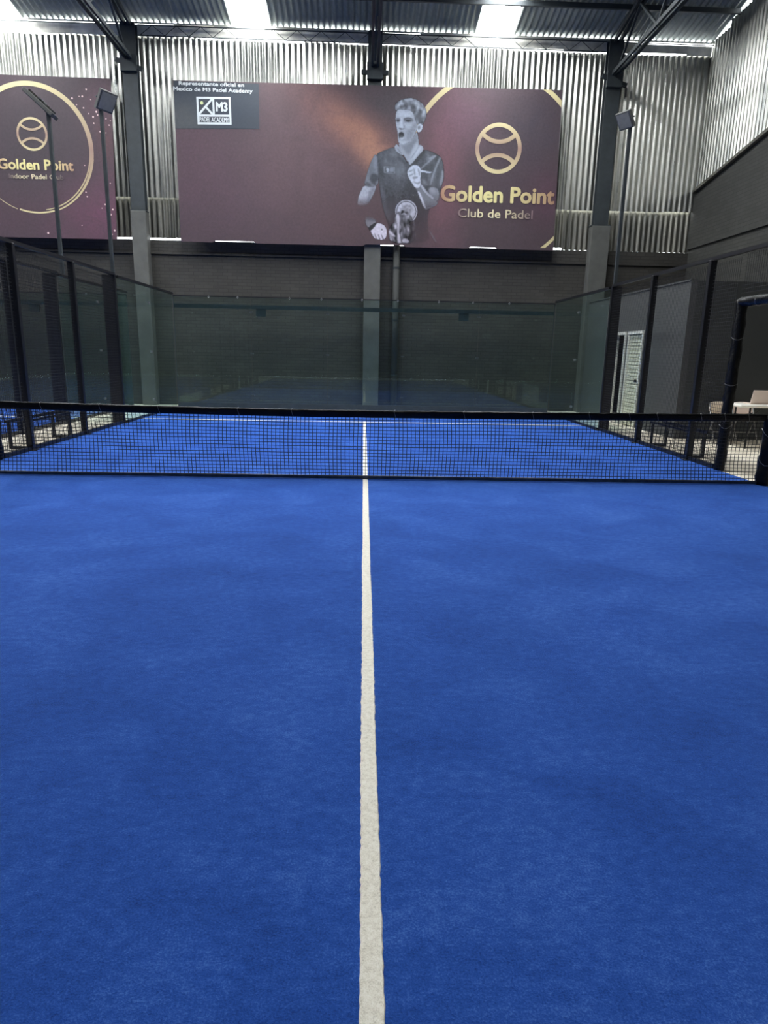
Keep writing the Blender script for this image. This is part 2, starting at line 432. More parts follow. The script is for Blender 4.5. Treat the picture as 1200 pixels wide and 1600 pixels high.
def banner_mat(name, base, blobs, grain=.35):
    t = NT(name); p = t.pos(); sp = t.add('ShaderNodeSeparateXYZ'); t.link(p, sp.inputs[0])
    wob = t.noise(p, 1.3, 8, .72, .8); gr = t.noise(p, 16, 5, .8)
    col = None; cur = base
    for (x, z, rx, rz, rot, colr, amt) in blobs:
        dx = t.math('SUBTRACT', sp.outputs[0], x); dz = t.math('SUBTRACT', sp.outputs[2], z)
        cr, sr = math.cos(rot), math.sin(rot)
        ux = t.math('DIVIDE', t.math('ADD', t.math('MULTIPLY', dx, cr), t.math('MULTIPLY', dz, sr)), rx)
        uz = t.math('DIVIDE', t.math('SUBTRACT', t.math('MULTIPLY', dz, cr), t.math('MULTIPLY', dx, sr)), rz)
        d = t.math('ADD', t.math('MULTIPLY', ux, ux), t.math('MULTIPLY', uz, uz))
        g = t.math('POWER', 2.718, t.math('MULTIPLY', d, -1.0))
        g = t.math('MULTIPLY', g, t.math('ADD', t.math('MULTIPLY', wob, 2.2), -.1)); g = t.math('MULTIPLY', g, amt, True)
        cur = t.mix(g, cur, colr)
    cur = t.mix(grain, cur, t.ramp(gr, [(.35, (.6, .6, .6, 1)), (.68, (1.4, 1.4, 1.4, 1))]), 'MULTIPLY')
    t.set(Base_Color=cur, Roughness=.55); t.p.inputs['Specular IOR Level'].default_value = .35
    t.bump(t.noise(t.scale(p, 1, 1, .25), 2.5, 2), .25, .05)
    return t.m
GOLD_STOPS = None
def gold_mat(name, x0, x1, ends, midc):
    t = NT(name); p = t.pos(); sp = t.add('ShaderNodeSeparateXYZ'); t.link(p, sp.inputs[0])
    u = t.math('DIVIDE', t.math('SUBTRACT', sp.outputs[0], x0), x1-x0, True)
    t.set(Base_Color=t.ramp(u, [(0, ends), (.28, midc), (.55, midc), (1, ends)]), Roughness=.5); return t.m
def zgold(name, z0, z1):
    t = NT(name); p = t.pos(); sp = t.add('ShaderNodeSeparateXYZ'); t.link(p, sp.inputs[0])
    u = t.math('DIVIDE', t.math('SUBTRACT', sp.outputs[2], z0), z1-z0, True)
    t.set(Base_Color=t.ramp(u, [(0, lin(214, 200, 150)), (.5, lin(158, 128, 112)), (1, lin(214, 200, 150))]), Roughness=.5); return t.m
def tone(name, col, grain=.25, sc=30):
    t = NT(name); p = t.pos(); n = t.noise(p, sc, 3, .6); m = t.noise(p, 6, 2)
    v = t.math('ADD', t.math('MULTIPLY', n, .5), t.math('MULTIPLY', m, .5))
    d = tuple(x*(1-grain) for x in col[:3])+(1,); l = tuple(min(1, x*(1+grain)) for x in col[:3])+(1,)
    t.set(Base_Color=t.ramp(v, [(.35, d), (.65, l)]), Roughness=.55); return t.m

LAYER = [0]
def flat(name, pts, mat, parent, y=None, label=None):
    """thin printed patch on the sheet; pts are (x, z) on the banner"""
    LAYER[0] += 1; yy = y if y is not None else BY-.004-.0006*LAYER[0]
    bm = bmesh.new(); vs = [bm.verts.new((x, yy, z)) for x, z in pts]
    f = bm.faces.new(vs); bmesh.ops.triangulate(bm, faces=[f], ngon_method='EAR_CLIP')
    bmesh.ops.recalc_face_normals(bm, faces=bm.faces)
    o = obj(name, bm, mat, parent)
    if label: o['label'] = label
    return o
def smoothp(pts, it=2):
    for _ in range(it):
        q = []
        for a, b in zip(pts, pts[1:]+pts[:1]):
            q += [(a[0]*.75+b[0]*.25, a[1]*.75+b[1]*.25), (a[0]*.25+b[0]*.75, a[1]*.25+b[1]*.75)]
        pts = q
    return pts
def arc_strip(bm, cx, cz, r0, r1, a0, a1, y, n=48, r0f=None, clip=None):
    prev = None
    for i in range(n+1):
        a = a0+(a1-a0)*i/n; ri = r0f(i/n) if r0f else r0
        p = [(cx+ri*math.cos(a), cz+ri*math.sin(a)), (cx+r1*math.cos(a), cz+r1*math.sin(a))]
        if clip and not (clip(*p[0]) and clip(*p[1])): prev = None; continue
        v = [bm.verts.new((x, y, z)) for x, z in p]
        if prev: bm.faces.new((prev[0], prev[1], v[1], v[0]))
        prev = v
    return bm
def text(name, body, rect, mat, parent, bold=0, y=BY-.0062, shear=0, space=1):
    cu = bpy.data.curves.new(name, 'FONT'); cu.body = body; cu.size = 1; cu.resolution_u = 3; cu.space_character = space
    ob = bpy.data.objects.new(name, cu); COL.objects.link(ob)
    bpy.context.view_layer.update()
    me = bpy.data.meshes.new_from_object(ob.evaluated_get(bpy.context.evaluated_depsgraph_get()))
    bpy.data.objects.remove(ob); bpy.data.curves.remove(cu)
    bm = bmesh.new(); bm.from_mesh(me); bpy.data.meshes.remove(me)
    xs = [v.co.x for v in bm.verts]; ys = [v.co.y for v in bm.verts]
    x0, x1, y0, y1 = min(xs), max(xs), min(ys), max(ys)
    X0, X1, Z0, Z1 = rect
    for v in bm.verts:
        u, t_ = (v.co.x-x0)/(x1-x0), (v.co.y-y0)/(y1-y0)
        v.co = Vector((X0+(X1-X0)*u, y, Z0+(Z1-Z0)*t_))
    if bold:   # heavier weight: shifted overprints, each on its own hair-thin layer
        base_v = list(bm.verts); base_f = [[v.index for v in f.verts] for f in bm.faces]; bm.verts.index_update()
        base_f = [[v.index for v in f.verts] for f in bm.faces]
        for i_, (ax, az) in enumerate(((1, 0), (-1, 0), (0, 1), (0, -1), (.7, .7), (-.7, .7), (.7, -.7), (-.7, -.7))):
            nv_ = [bm.verts.new(v.co+Vector((ax*bold, -.0007*(i_+1), az*bold))) for v in base_v]
            for f in base_f: bm.faces.new([nv_[q] for q in f])
    bmesh.ops.recalc_face_normals(bm, faces=bm.faces)
    # one piece per word: split where the gap between letters is a space
    seen = set(); isl = []
    for v in bm.verts:
        if v in seen: continue
        st_, grp = [v], []; seen.add(v)
        while st_:
            q = st_.pop(); grp.append(q)
            for e in q.link_edges:
                o_ = e.other_vert(q)
                if o_ not in seen: seen.add(o_); st_.append(o_)
        isl.append((min(q.co.x for q in grp), max(q.co.x for q in grp), grp))
    isl.sort(key=lambda k_: k_[0]); words = []; end = None; sp_ = .17*(X1-X0)/(x1-x0)
    for a_, b_, g_ in isl:
        if end is None or a_-end > sp_: words.append([]); end = b_
        words[-1] += g_; end = max(end, b_)
    for wv in words:
        nb = bmesh.new(); mp = {v: nb.verts.new(v.co) for v in wv}
        for f in bm.faces:
            if f.verts[0] in mp: nb.faces.new([mp[v] for v in f.verts])
        obj(name, nb, mat, parent)
    bm.free()
def sheet(name, corners, mat, parent, nx=60, wave=.0, bottom=None):
    """banner cloth: corners TL TR BR BL as (x,z); slight waves in the lower edge"""
    (tlx, tlz), (trx, trz), (brx, brz), (blx, blz) = corners; bm = bmesh.new(); g = []
    for i in range(nx+1):
        u = i/nx; row = []
        for k in range(9):
            v = k/8; x = (tlx*(1-u)+trx*u)*(1-v)+(blx*(1-u)+brx*u)*v; z = (tlz*(1-u)+trz*u)*(1-v)+(blz*(1-u)+brz*u)*v
            if k == 8 and bottom: z += bottom(x)
            row.append((x, z))
        g.append(row)
    for yo in (0, .03):
        vs = [[bm.verts.new((x, BY+yo, z)) for x, z in r] for r in g]
        for i in range(nx):
            for k in range(8):
                q = (vs[i][k], vs[i][k+1], vs[i+1][k+1], vs[i+1][k]); bm.faces.new(q if yo == 0 else q[::-1])
        if yo == 0: front = vs
    ring = lambda V: [V[i][0] for i in range(nx+1)]+[V[nx][k] for k in range(1, 9)]+[V[i][8] for i in range(nx-1, -1, -1)]+[V[0][k] for k in range(7, 0, -1)]
    a, b = ring(front), ring(vs)
    for i in range(len(a)): bm.faces.new((a[i-1], a[i], b[i], b[i-1]))
    bmesh.ops.recalc_face_normals(bm, faces=bm.faces)
    return obj(name, bm, mat, parent)

bn = empty('banner', (0, BY+.04, 4.36), 'wide maroon banner with a shouting player in grey and a gold ball emblem', 'banner', 'printed banners on the back wall')
MB_ = banner_mat('maroon_print', lin(78, 64, 68), [
    (-3.9, 5.9, 1.6, 1.3, 0, lin(90, 66, 78), .6), (-3.0, 6.6, .8, 1.6, 0, lin(70, 60, 66), .6),
    (-1.6, 6.3, 1.9, 1.6, .2, lin(102, 80, 84), .75), (-1.0, 7.5, 1.5, .6, -.5, lin(118, 86, 86), .6), (-.3, 7.05, .95, .42, -.6, lin(164, 116, 96), .6), (.12, 6.5, .5, .32, -1.0, lin(186, 134, 108), .55),
    (.6, 7.75, 1.1, .5, -.2, lin(74, 66, 70), .9), (2.0, 6.2, .55, 1.9, 0, lin(116, 78, 86), .8), (2.5, 7.4, .8, .7, 0, lin(110, 78, 92), .7),
    (4.3, 7.2, 1.1, 1.1, 0, lin(66, 58, 66), .8), (3.5, 6.1, .9, .8, 0, lin(74, 60, 68), .6), (4.7, 5.6, .5, .6, 0, lin(92, 62, 76), .6), (-.2, 4.8, 1.5, .7, 0, lin(92, 70, 72), .5)])
def lowedge(x):
    v = noise.noise(Vector((x*.75+3.1, 0, 0)))
    return -.085 if v < .12 else -.04
sheet('banner_sheet', [(-4.88, 8.05), (4.93, 8.12), (5.0, 4.37), (-4.88, 4.36)], MB_, bn, 120, bottom=lowedge)
for x in (-4.6, -2.3, 2.4, 4.7):
    obj('batten', B(x-.03, x+.03, BY+.03, YB-.002, 4.6, 7.9), STEEL, bn)
P = lambda u, v: art(HB, u, v)
# slate patch with lettering and emblem
SLATE = banner_mat('slate_print', lin(58, 64, 72), [(-4.6, 7.2, .5, .4, 0, lin(96, 96, 92), .5), (-3.6, 7.5, .8, .6, 0, lin(54, 62, 72), .5)], .2)
flat('slate_patch', [P(271, 126), P(404, 130.5), P(405, 201), P(273.5, 200.5)], SLATE, bn, label='dark slate corner patch')
PALE = tone('pale_lettering', lin(206, 212, 212), .06)
def rect(H, u0, v0, u1, v1):
    x0, z1 = art(H, u0, v0); x1, z0 = art(H, u1, v1); return (x0, x1, z0, z1)
text('lettering', 'Representante oficial en', rect(HB, 279, 126.6, 381, 137.4), PALE, bn, .004)
text('lettering', 'Mexico de M3 Padel Academy', rect(HB, 270.6, 135.2, 394.5, 146.8), PALE, bn, .004)
def strip(pts, w, name, mat, parent, y=BY-.0058):
    bm = bmesh.new()
    for i_, (a, b) in enumerate(pts):
        a = Vector((a[0], y-.0008*i_, a[1])); b = Vector((b[0], y-.0008*i_, b[1])); d = (b-a).normalized(); n_ = Vector((-d.z, 0, d.x))*w/2; e = d*w/2*.9
        bm.faces.new([bm.verts.new(q) for q in (a-e-n_, b+e-n_, b+e+n_, a-e+n_)])
    bmesh.ops.recalc_face_normals(bm, faces=bm.faces)
    return obj(name, bm, mat, parent)
tl, tr, br, bl = P(308, 152.5), P(358.5, 153), P(360, 193), P(310, 192.5)
ml, mr = P(309.4, 180.2), P(359.6, 180.6); vt, vb = P(332.6, 152.8), P(334, 180.3)
strip([(tl, tr), (tr, br), (br, bl), (bl, tl), (ml, mr), (vt, vb), (P(311, 178), P(331, 154.5)), (P(321, 166.5), P(332, 178.5))], .05, 'emblem_frame', PALE, bn)
text('lettering', 'M3', rect(HB, 337.5, 159.5, 354.8, 174), PALE, bn, .012)
text('lettering', 'PADEL ACADEMY', rect(HB, 311.6, 182.6, 357.6, 191), PALE, bn, .003)
dot = P(315, 160.5)
flat('emblem_ball', [(dot[0]+.04*math.cos(a*.6283), dot[1]+.04*math.sin(a*.6283)) for a in range(10)], tone('lime_print', lin(196, 206, 150), .1), bn)

# big gold ring, clipped by the sheet
from_pts = [P(664, 172), P(690, 148), P(869, 152), P(857, 378)]
def circ(pts):
    A = np.array([[x, z, 1] for x, z in pts]); b = -np.array([x*x+z*z for x, z in pts])
    D, E_, F2 = np.linalg.lstsq(A, b, rcond=None)[0]; cx_, cz_ = -D/2, -E_/2
    return cx_, cz_, math.sqrt(max(.01, cx_*cx_+cz_*cz_-F2))
RCX, RCZ, RR = circ(from_pts)
GZ = zgold('gold_ring_print', 4.4, 8.1)
def inside(x, z): return -4.86 < x < 4.925+.0187*(8.12-z)-.01 and 4.40 < z < 8.05+.0071*(x+4.88)-.012
def clip_sheet(bm):
    for co, no in (((0, 0, 4.345), (0, 0, -1)), ((-4.88, 0, 8.05), (-.0071, 0, 1)), ((4.93, 0, 8.12), (1, 0, .0187))):
        bmesh.ops.bisect_plane(bm, geom=bm.verts[:]+bm.edges[:]+bm.faces[:], plane_co=co, plane_no=no, clear_outer=True)
    return bm
for a0_, a1_, ri, ro in ((100, 172, .055, .065), (20, 80, .05, .06), (-80, -20, .02, .06)):
    obj('gold_arc', clip_sheet(arc_strip(bmesh.new(), RCX, RCZ, RR-ri, RR+ro, math.radians(a0_), math.radians(a1_), BY-.0045, 90)), GZ, bn)
# ball emblem
def ball(cx_, cz_, R, wd, mat, parent, y=BY-.0062):
    bm = bmesh.new(); arc_strip(bm, cx_, cz_, R-wd, R, 0, 2*math.pi, y, 56)
    for sg in (1, -1):
        rr = R*1.0; d = R*1.26; a = math.acos((d*d+rr*rr-R*R)/(2*d*rr))*.93
        arc_strip(bm, cx_, cz_+sg*d, rr-wd/2, rr+wd/2, -sg*math.pi/2-a, -sg*math.pi/2+a, y-.001, 24)
    return obj('ball_emblem', bm, mat, parent)
bc = P(779, 231.5); tp = P(779, 191); 
ball(bc[0], bc[1], tp[1]-bc[1], .10, zgold('gold_ball_print', bc[1]-.62, bc[1]+.62), bn)
r_ = rect(HB, 690, 289.5, 865, 318.5)
text('lettering', 'Golden Point', r_, gold_mat('gold_word_print', r_[0], r_[1]+.1, lin(166, 124, 100), lin(226, 214, 150)), bn, .018)
r_ = rect(HB, 716, 325.5, 832, 342)
text('lettering', 'Club de Padel', r_, gold_mat('gold_word_print_small', r_[0], r_[1], lin(128, 104, 106), lin(232, 220, 176)), bn, .003)

# the printed player: a flat halftone print, one small tone per print cell
def printed_player():
    st = 4.0; gx_ = np.arange(80, 972, st); gy_ = np.arange(120, 1546, st); GX, GY = np.meshgrid(gx_, gy_)
    rng = np.random.RandomState(5)
    def blur(a, sg):
        if not isinstance(sg, tuple) and sg <= 0: return a
        for ax, sgm in ((0, sg[1] if isinstance(sg, tuple) else sg), (1, sg[0] if isinstance(sg, tuple) else sg)):
            sgm = sgm/st; n = max(1, int(sgm*3)); k = np.exp(-.5*(np.arange(-n, n+1)/max(sgm, .01))**2); k /= k.sum()
            a = np.apply_along_axis(lambda v: np.convolve(np.pad(v, n, mode='edge'), k, 'valid'), ax, a)
        return a
    def mask(pts, it=2):
        pts = smoothp(list(pts), it); m = np.zeros(GX.shape, bool)
        for (x0, y0), (x1, y1) in zip(pts, pts[1:]+pts[:1]):
            if y0 == y1: continue
            cr = ((y0 <= GY) != (y1 <= GY)) & (GX < (x1-x0)*(GY-y0)/(y1-y0)+x0); m ^= cr
        return m.astype(float)
    def nz(sg, seed=0):
        a = blur(rng.randn(*GX.shape), sg); return a/(a.std()+1e-9)
    ramp = lambda v, a, b: np.clip((v-a)/(b-a), 0, 1)
    L = np.full(GX.shape, 70.); A = np.zeros(GX.shape)
    def add(pts, tn, sg=4, op=1.0, it=2, sil=None, tex=None):
        nonlocal L, A
        m = blur(mask(pts, it), sg)
        v = tn+(tex if tex is not None else 0)
        mc = m*op if sil is None else np.where(A < .5, np.clip(m*6, 0, 1), m*op)
        L = L*(1-mc)+v*mc
        if sil is not None: A = np.maximum(A, m*sil)
    fold = nz((14, 40)); fine_ = nz(5); hairn = nz((9, 13))
    # torso
    tor = 1-.80*ramp(GY, 930, 1500)
    add([(285, 680), (380, 640), (470, 605), (540, 680), (610, 785), (680, 720), (740, 650), (765, 640), (830, 655), (900, 690), (935, 740), (948, 850), (945, 930), (920, 1000), (900, 1110), (860, 1160), (790, 1230), (790, 1390), (820, 1535), (430, 1535), (415, 1380), (370, 1250), (340, 1120), (325, 1000), (310, 900), (300, 800)], 74, 4, 1, 1, tor, fold*5+fine_*2)
    add([(300, 700), (400, 650), (480, 630), (540, 690), (590, 770), (580, 900), (480, 930), (380, 900), (320, 900)], 92, 26, .9, tex=fold*7)
    add([(330, 980), (360, 1010), (392, 1150), (432, 1330), (415, 1350), (375, 1230), (345, 1120)], 112, 9, .6)
    add([(560, 900), (640, 960), (700, 1100), (740, 1230), (700, 1300), (600, 1100)], 62, 20, .7)
    for q in ([(400, 680), (480, 660), (560, 740), (470, 700)], [(330, 720), (420, 780), (520, 800), (420, 760)], [(480, 820), (590, 800), (560, 850), (500, 880)]): add(q, 118, 8, .45)
    for q in ([(470, 690), (560, 720), (600, 800), (540, 760)], [(320, 780), (380, 830), (360, 900), (325, 880)]): add(q, 60, 9, .6)
    # left sleeve and arm
    add([(285, 672), (303, 700), (308, 800), (318, 920), (310, 978), (240, 1003), (176, 978), (190, 920), (215, 830), (245, 745)], 116, 3, 1, 1, 1, fold*6)
    add([(250, 860), (312, 880), (316, 930), (280, 950), (300, 985), (250, 960), (230, 920)], 62, 7, .85)
    add([(270, 690), (298, 700), (302, 800), (280, 840), (262, 760)], 134, 9, .7)
    add([(190, 945), (240, 960), (250, 1000), (178, 980)], 72, 6, .8)
    armf = 1-ramp(GY, 1090, 1185)
    add([(176, 980), (240, 1003), (300, 980), (275, 1050), (245, 1110), (215, 1170), (150, 1185), (108, 1165), (125, 1080), (155, 1020)], 166, 4, 1, 1, armf, fine_*3)
    add([(235, 1010), (300, 985), (270, 1060), (235, 1130), (215, 1170), (205, 1110)], 116, 10, .8)
    fa = ramp(GY, 1265, 1340)
    add([(195, 1270), (285, 1300), (296, 1345), (240, 1400), (205, 1380), (185, 1330)], 120, 5, 1, 1, fa)
    add([(238, 1405), (262, 1362), (310, 1343), (362, 1358), (392, 1395), (396, 1450), (384, 1492), (350, 1508), (310, 1500), (280, 1496), (250, 1452)], 204, 3, 1, 2, 1, fine_*3)
    for a in ((272, 1455), (306, 1462), (338, 1462)): add([(a[0], a[1]-12), (a[0]+8, a[1]-12), (a[0]+34, a[1]+46), (a[0]+18, a[1]+46)], 110, 3, .85, 1)
    add([(340, 1395), (356, 1398), (354, 1418), (342, 1412)], 70, 3, .9); add([(240, 1440), (262, 1452), (275, 1492), (252, 1480)], 140, 6, .8)
    add([(212, 1388), (288, 1333), (304, 1348), (238, 1427)], 40, 2.5, 1, 1, 1)
    # neck
    add([(508, 570), (570, 582), (620, 562), (660, 500), (690, 455), (706, 590), (685, 645), (640, 700), (606, 775), (560, 690), (518, 620)], 150, 3, 1, 1, 1)
    add([(520, 585), (590, 595), (640, 548), (690, 470), (690, 560), (640, 640), (610, 700), (570, 650)], 112, 12, .85)
    add([(650, 600), (695, 560), (700, 620), (640, 700), (612, 755)], 176, 9, .6)
    add([(466, 612), (490, 576), (522, 618), (566, 682), (545, 694), (490, 657)], 150, 3, 1, 1, 1); add([(490, 610), (520, 640), (550, 685), (510, 660)], 108, 5, .7)
    add([(700, 586), (740, 598), (752, 640), (692, 706), (625, 788), (606, 772), (606, 745), (642, 700), (684, 640)], 158, 3, 1, 1, 1); add([(712, 600), (736, 612), (690, 690), (640, 748), (660, 700)], 190, 6, .6)
    add([(752, 640), (776, 650), (700, 750), (648, 792), (625, 788), (692, 712)], 58, 4, .95, 1)
    # head
    add([(490, 258), (520, 244), (560, 248), (600, 250), (640, 266), (660, 300), (672, 345), (684, 380), (692, 410), (682, 450), (662, 500), (642, 540), (612, 567), (570, 583), (540, 588), (513, 577), (503, 545), (503, 500), (497, 460), (489, 420), (481, 370), (479, 320)], 160, 3, 1, 2, 1, fine_*2)
    add([(600, 380), (680, 370), (690, 420), (660, 500), (620, 560), (570, 575), (590, 500), (575, 440)], 118, 20, .75)
    add([(500, 275), (560, 262), (620, 275), (640, 320), (560, 325), (495, 318)], 178, 12, .8)
    add([(575, 385), (625, 378), (650, 400), (615, 440), (585, 440)], 174, 12, .8)
    add([(524, 335), (546, 335), (556, 395), (562, 420), (540, 432), (518, 420), (520, 390)], 182, 5, .9)
    add([(548, 345), (562, 390), (572, 425), (560, 432), (552, 395)], 116, 6, .7)
    add([(512, 424), (530, 430), (552, 436), (568, 426), (560, 442), (530, 446), (514, 438)], 70, 4, .8)
    add([(482, 338), (518, 332), (528, 348), (520, 372), (492, 374), (483, 360)], 82, 6, .9); add([(490, 352), (515, 350), (515, 364), (494, 366)], 48, 3.5, .9)
    add([(554, 340), (596, 326), (642, 336), (658, 364), (620, 374), (575, 376), (558, 362)], 92, 7, .85); add([(574, 354), (602, 348), (634, 358), (608, 370), (582, 368)], 46, 3.5, .95)
    add([(556, 338), (596, 324), (644, 336), (640, 346), (596, 336), (560, 350)], 62, 4, .7); add([(575, 378), (620, 374), (650, 366), (640, 384), (600, 390)], 150, 6, .6)
    add([(506, 468), (540, 455), (572, 480), (570, 522), (547, 556), (514, 544), (503, 505)], 128, 5, .8)
    add([(512, 474), (540, 464), (562, 484), (558, 512), (540, 540), (518, 532), (509, 502)], 44, 3, 1)
    add([(520, 516), (548, 520), (564, 504), (564, 526), (544, 549), (520, 540)], 178, 4, .9); add([(522, 500), (546, 494), (552, 508), (534, 520), (522, 514)], 92, 4, .7)
    add([(508, 558), (545, 560), (600, 550), (570, 580), (520, 580)], 176, 7, .7); add([(512, 452), (545, 446), (560, 458), (520, 464)], 146, 4, .7)
    add([(470, 225), (480, 192), (518, 163), (570, 146), (620, 134), (672, 152), (714, 171), (749, 203), (770, 245), (780, 285), (772, 330), (754, 375), (737, 402), (718, 385), (690, 398), (678, 370), (664, 330), (655, 290), (630, 262), (590, 250), (550, 254), (510, 248), (482, 266)], 118, 4, 1, 1, 1, hairn*19)
    add([(655, 290), (700, 280), (740, 300), (750, 370), (718, 385), (690, 398), (678, 370)], 92, 12, .7, tex=hairn*12)
    for q in ([(484, 214), (512, 184), (545, 172), (540, 196), (505, 226)], [(560, 160), (610, 146), (650, 156), (610, 172)], [(660, 172), (705, 190), (730, 222), (690, 206)], [(742, 225), (768, 270), (764, 315), (748, 270)]): add(q, 158, 6, .75, tex=hairn*8)
    for q in ([(505, 232), (545, 205), (590, 200), (600, 222), (550, 236)], [(610, 190), (660, 205), (690, 245), (650, 250), (620, 225)], [(700, 240), (735, 255), (740, 290), (708, 280)]): add(q, 74, 7, .75, tex=hairn*8)
    add([(686, 402), (715, 383), (742, 398), (740, 432), (722, 464), (700, 472), (682, 455)], 182, 3, 1, 2, 1); add([(694, 412), (714, 402), (722, 424), (706, 448), (694, 440)], 92, 5, .85)
    # right sleeve, arm and fist
    rsf = 1-.5*ramp(GY, 930, 1010)
    add([(770, 680), (850, 675), (910, 698), (937, 760), (947, 860), (930, 1000), (870, 1005), (800, 1000), (790, 850)], 86, 8, .9, 1, None, fold*9)
    for q in ([(905, 698), (924, 708), (868, 830), (835, 930), (818, 990), (808, 975), (838, 860)], [(862, 688), (884, 694), (790, 770), (718, 835), (716, 818)], [(925, 825), (948, 850), (945, 915), (915, 1000), (900, 965), (920, 900)], [(790, 720), (850, 690), (880, 690), (810, 740)]): add(q, 148, 5, .75)
    for q in ([(760, 800), (860, 760), (840, 850), (780, 880)], [(870, 860), (905, 760), (915, 850), (880, 960)]): add(q, 60, 10, .6)
    add([(714, 834), (750, 836), (800, 850), (838, 850), (802, 868), (750, 852), (722, 854)], 196, 3, .95, 1)
    add([(730, 900), (790, 950), (800, 985), (740, 990)], 140, 8, .5)
    uaf = 1-ramp(GY, 1060, 1180)
    add([(800, 1000), (880, 1000), (905, 1060), (900, 1150), (850, 1120), (800, 1060)], 124, 4, 1, 1, uaf); add([(800, 1000), (850, 1003), (870, 1050), (820, 1050)], 150, 8, .7)
    faf = 1-.6*ramp(GY, 1120, 1220)
    add([(668, 1000), (722, 966), (744, 1000), (782, 1060), (850, 1110), (895, 1150), (860, 1185), (800, 1205), (774, 1218), (745, 1185), (720, 1110), (690, 1040)], 112, 3, 1, 1, faf)
    add([(688, 1035), (712, 1040), (742, 1115), (780, 1216), (750, 1190), (718, 1110)], 196, 4, .95, 1); add([(722, 966), (744, 985), (784, 1045), (852, 1102), (842, 1116), (772, 1062), (726, 1004)], 180, 4, .85, 1)
    add([(593, 842), (628, 793), (680, 781), (718, 806), (724, 860), (718, 920), (724, 972), (702, 1010), (665, 1004), (640, 960), (608, 912), (596, 880)], 190, 3, 1, 2, 1, fine_*2)
    for q in ([(600, 846), (652, 826), (654, 836), (604, 860)], [(604, 884), (656, 862), (658, 874), (612, 898)], [(650, 796), (670, 845), (668, 900), (656, 860)], [(690, 800), (716, 850), (712, 900), (698, 850)], [(636, 935), (690, 958), (722, 935), (718, 958), (690, 976)], [(640, 900), (690, 890), (700, 910), (650, 925)]): add(q, 118, 4, .75, 1)
    # badge and cup
    add([(366, 797), (474, 803), (472, 868), (366, 862)], 128, 2.5, .9, 0); add([(373, 805), (467, 810), (465, 861), (373, 855)], 88, 2.5, .95, 0)
    add([(390, 812), (408, 812), (420, 835), (408, 858), (394, 852)], 168, 2.5, .9, 1); add([(424, 814), (462, 816), (460, 850), (424, 848)], 138, 2.5, .8, 0)
    ell = lambda cx_, cy_, rx, ry, n=32: [(cx_+rx*math.cos(2*math.pi*i/n), cy_+ry*math.sin(2*math.pi*i/n)) for i in range(n)]
    add(ell(583, 1232, 107, 112), 190, 2.5, 1, 0, 1); add(ell(583, 1233, 98, 103), 84, 2.5, 1, 0); add(ell(583, 1235, 90, 95), 172, 2.5, 1, 0, tex=nz(8)*14)
    add(ell(590, 1215, 60, 45), 130, 6, .7, 0, tex=nz(7)*16)
    cup = nz((7, 16))*34; cf = 1-.75*ramp(GX, 560, 680)
    add([(475, 1270), (520, 1222), (578, 1222), (640, 1280), (670, 1400), (680, 1540), (425, 1540), (410, 1410), (440, 1350), (475, 1330)], 92, 5, 1, 1, cf, cup)
    add([(482, 1262), (512, 1250), (520, 1340), (510, 1420), (532, 1500), (532, 1540), (498, 1540), (490, 1440), (504, 1360), (486, 1330)], 200, 4, .85, 1, tex=cup*.5)
    for q in ([(412, 1418), (450, 1436), (484, 1470), (472, 1482), (430, 1452)], [(540, 1500), (580, 1490), (612, 1512), (604, 1540), (546, 1540)], [(520, 1270), (560, 1240), (600, 1270), (560, 1262)]): add(q, 196, 4, .85)
    add([(525, 1280), (560, 1250), (590, 1300), (575, 1420), (545, 1440)], 64, 9, .7, tex=cup*.4)
    add([(795, 1400), (830, 1440), (872, 1520), (880, 1540), (845, 1505)], 150, 6, .5, sil=.35)
    L += fine_*2.2; L = np.clip(L, 20, 235)/255
    warm = ramp(GY, 850, 1400)
    rgb = np.stack([L*(.945+.05*warm), L*(.99-.03*warm), L*(1.07-.05*warm)], -1); rgb = np.clip(rgb, 0, 1)
    rgb = np.where(rgb <= .04045, rgb/12.92, ((rgb+.055)/1.055)**2.4)
    nr, nc = GX.shape
    U = 540+GX/6.156; V = 130+GY/6.156
    q = np.stack([U, V, np.ones_like(U)], -1) @ HB.T
    X, Z = q[..., 0]/q[..., 2], q[..., 1]/q[..., 2]
    keep = A > .02; inside_ = Z > 4.345
    idx = np.arange(nr*nc).reshape(nr, nc)
    fk = (keep[:-1, :-1] | keep[1:, :-1] | keep[:-1, 1:] | keep[1:, 1:]) & inside_[1:, :-1]
    quads = np.stack([idx[:-1, :-1][fk], idx[1:, :-1][fk], idx[1:, 1:][fk], idx[:-1, 1:][fk]], -1)
    used_, inv_ = np.unique(quads, return_inverse=True); quads = inv_.reshape(quads.shape)
    o3 = wloc(bn); yv = BY-.006-o3.y
    co = np.stack([X.ravel()[used_]-o3.x, np.full(len(used_), yv), Z.ravel()[used_]-o3.z], -1)
    me = bpy.data.meshes.new('printed_player'); me.from_pydata(co.tolist(), [], quads.tolist())
    ca = me.color_attributes.new('tone', 'FLOAT_COLOR', 'POINT')
    col4 = np.concatenate([rgb.reshape(-1, 3)[used_], np.ones((len(used_), 1))], -1).astype(np.float32)
    ca.data.foreach_set('color', col4.ravel())
    aa = me.attributes.new('ink', 'FLOAT', 'POINT'); aa.data.foreach_set('value', A.ravel()[used_].astype(np.float32))
    t = NT('player_print'); at = t.add('ShaderNodeAttribute', attribute_name='tone'); ai = t.add('ShaderNodeAttribute', attribute_name='ink')
    t.set(Base_Color=at.outputs['Color'], Alpha=ai.outputs['Fac'], Roughness=.55); t.p.inputs['Specular IOR Level'].default_value = .35
    me.materials.append(t.m)
    o = bpy.data.objects.new('printed_player', me); COL.objects.link(o); o.parent = bn; LOC[o.name] = o3
    o['label'] = 'grey halftone print of a shouting player with raised fist'
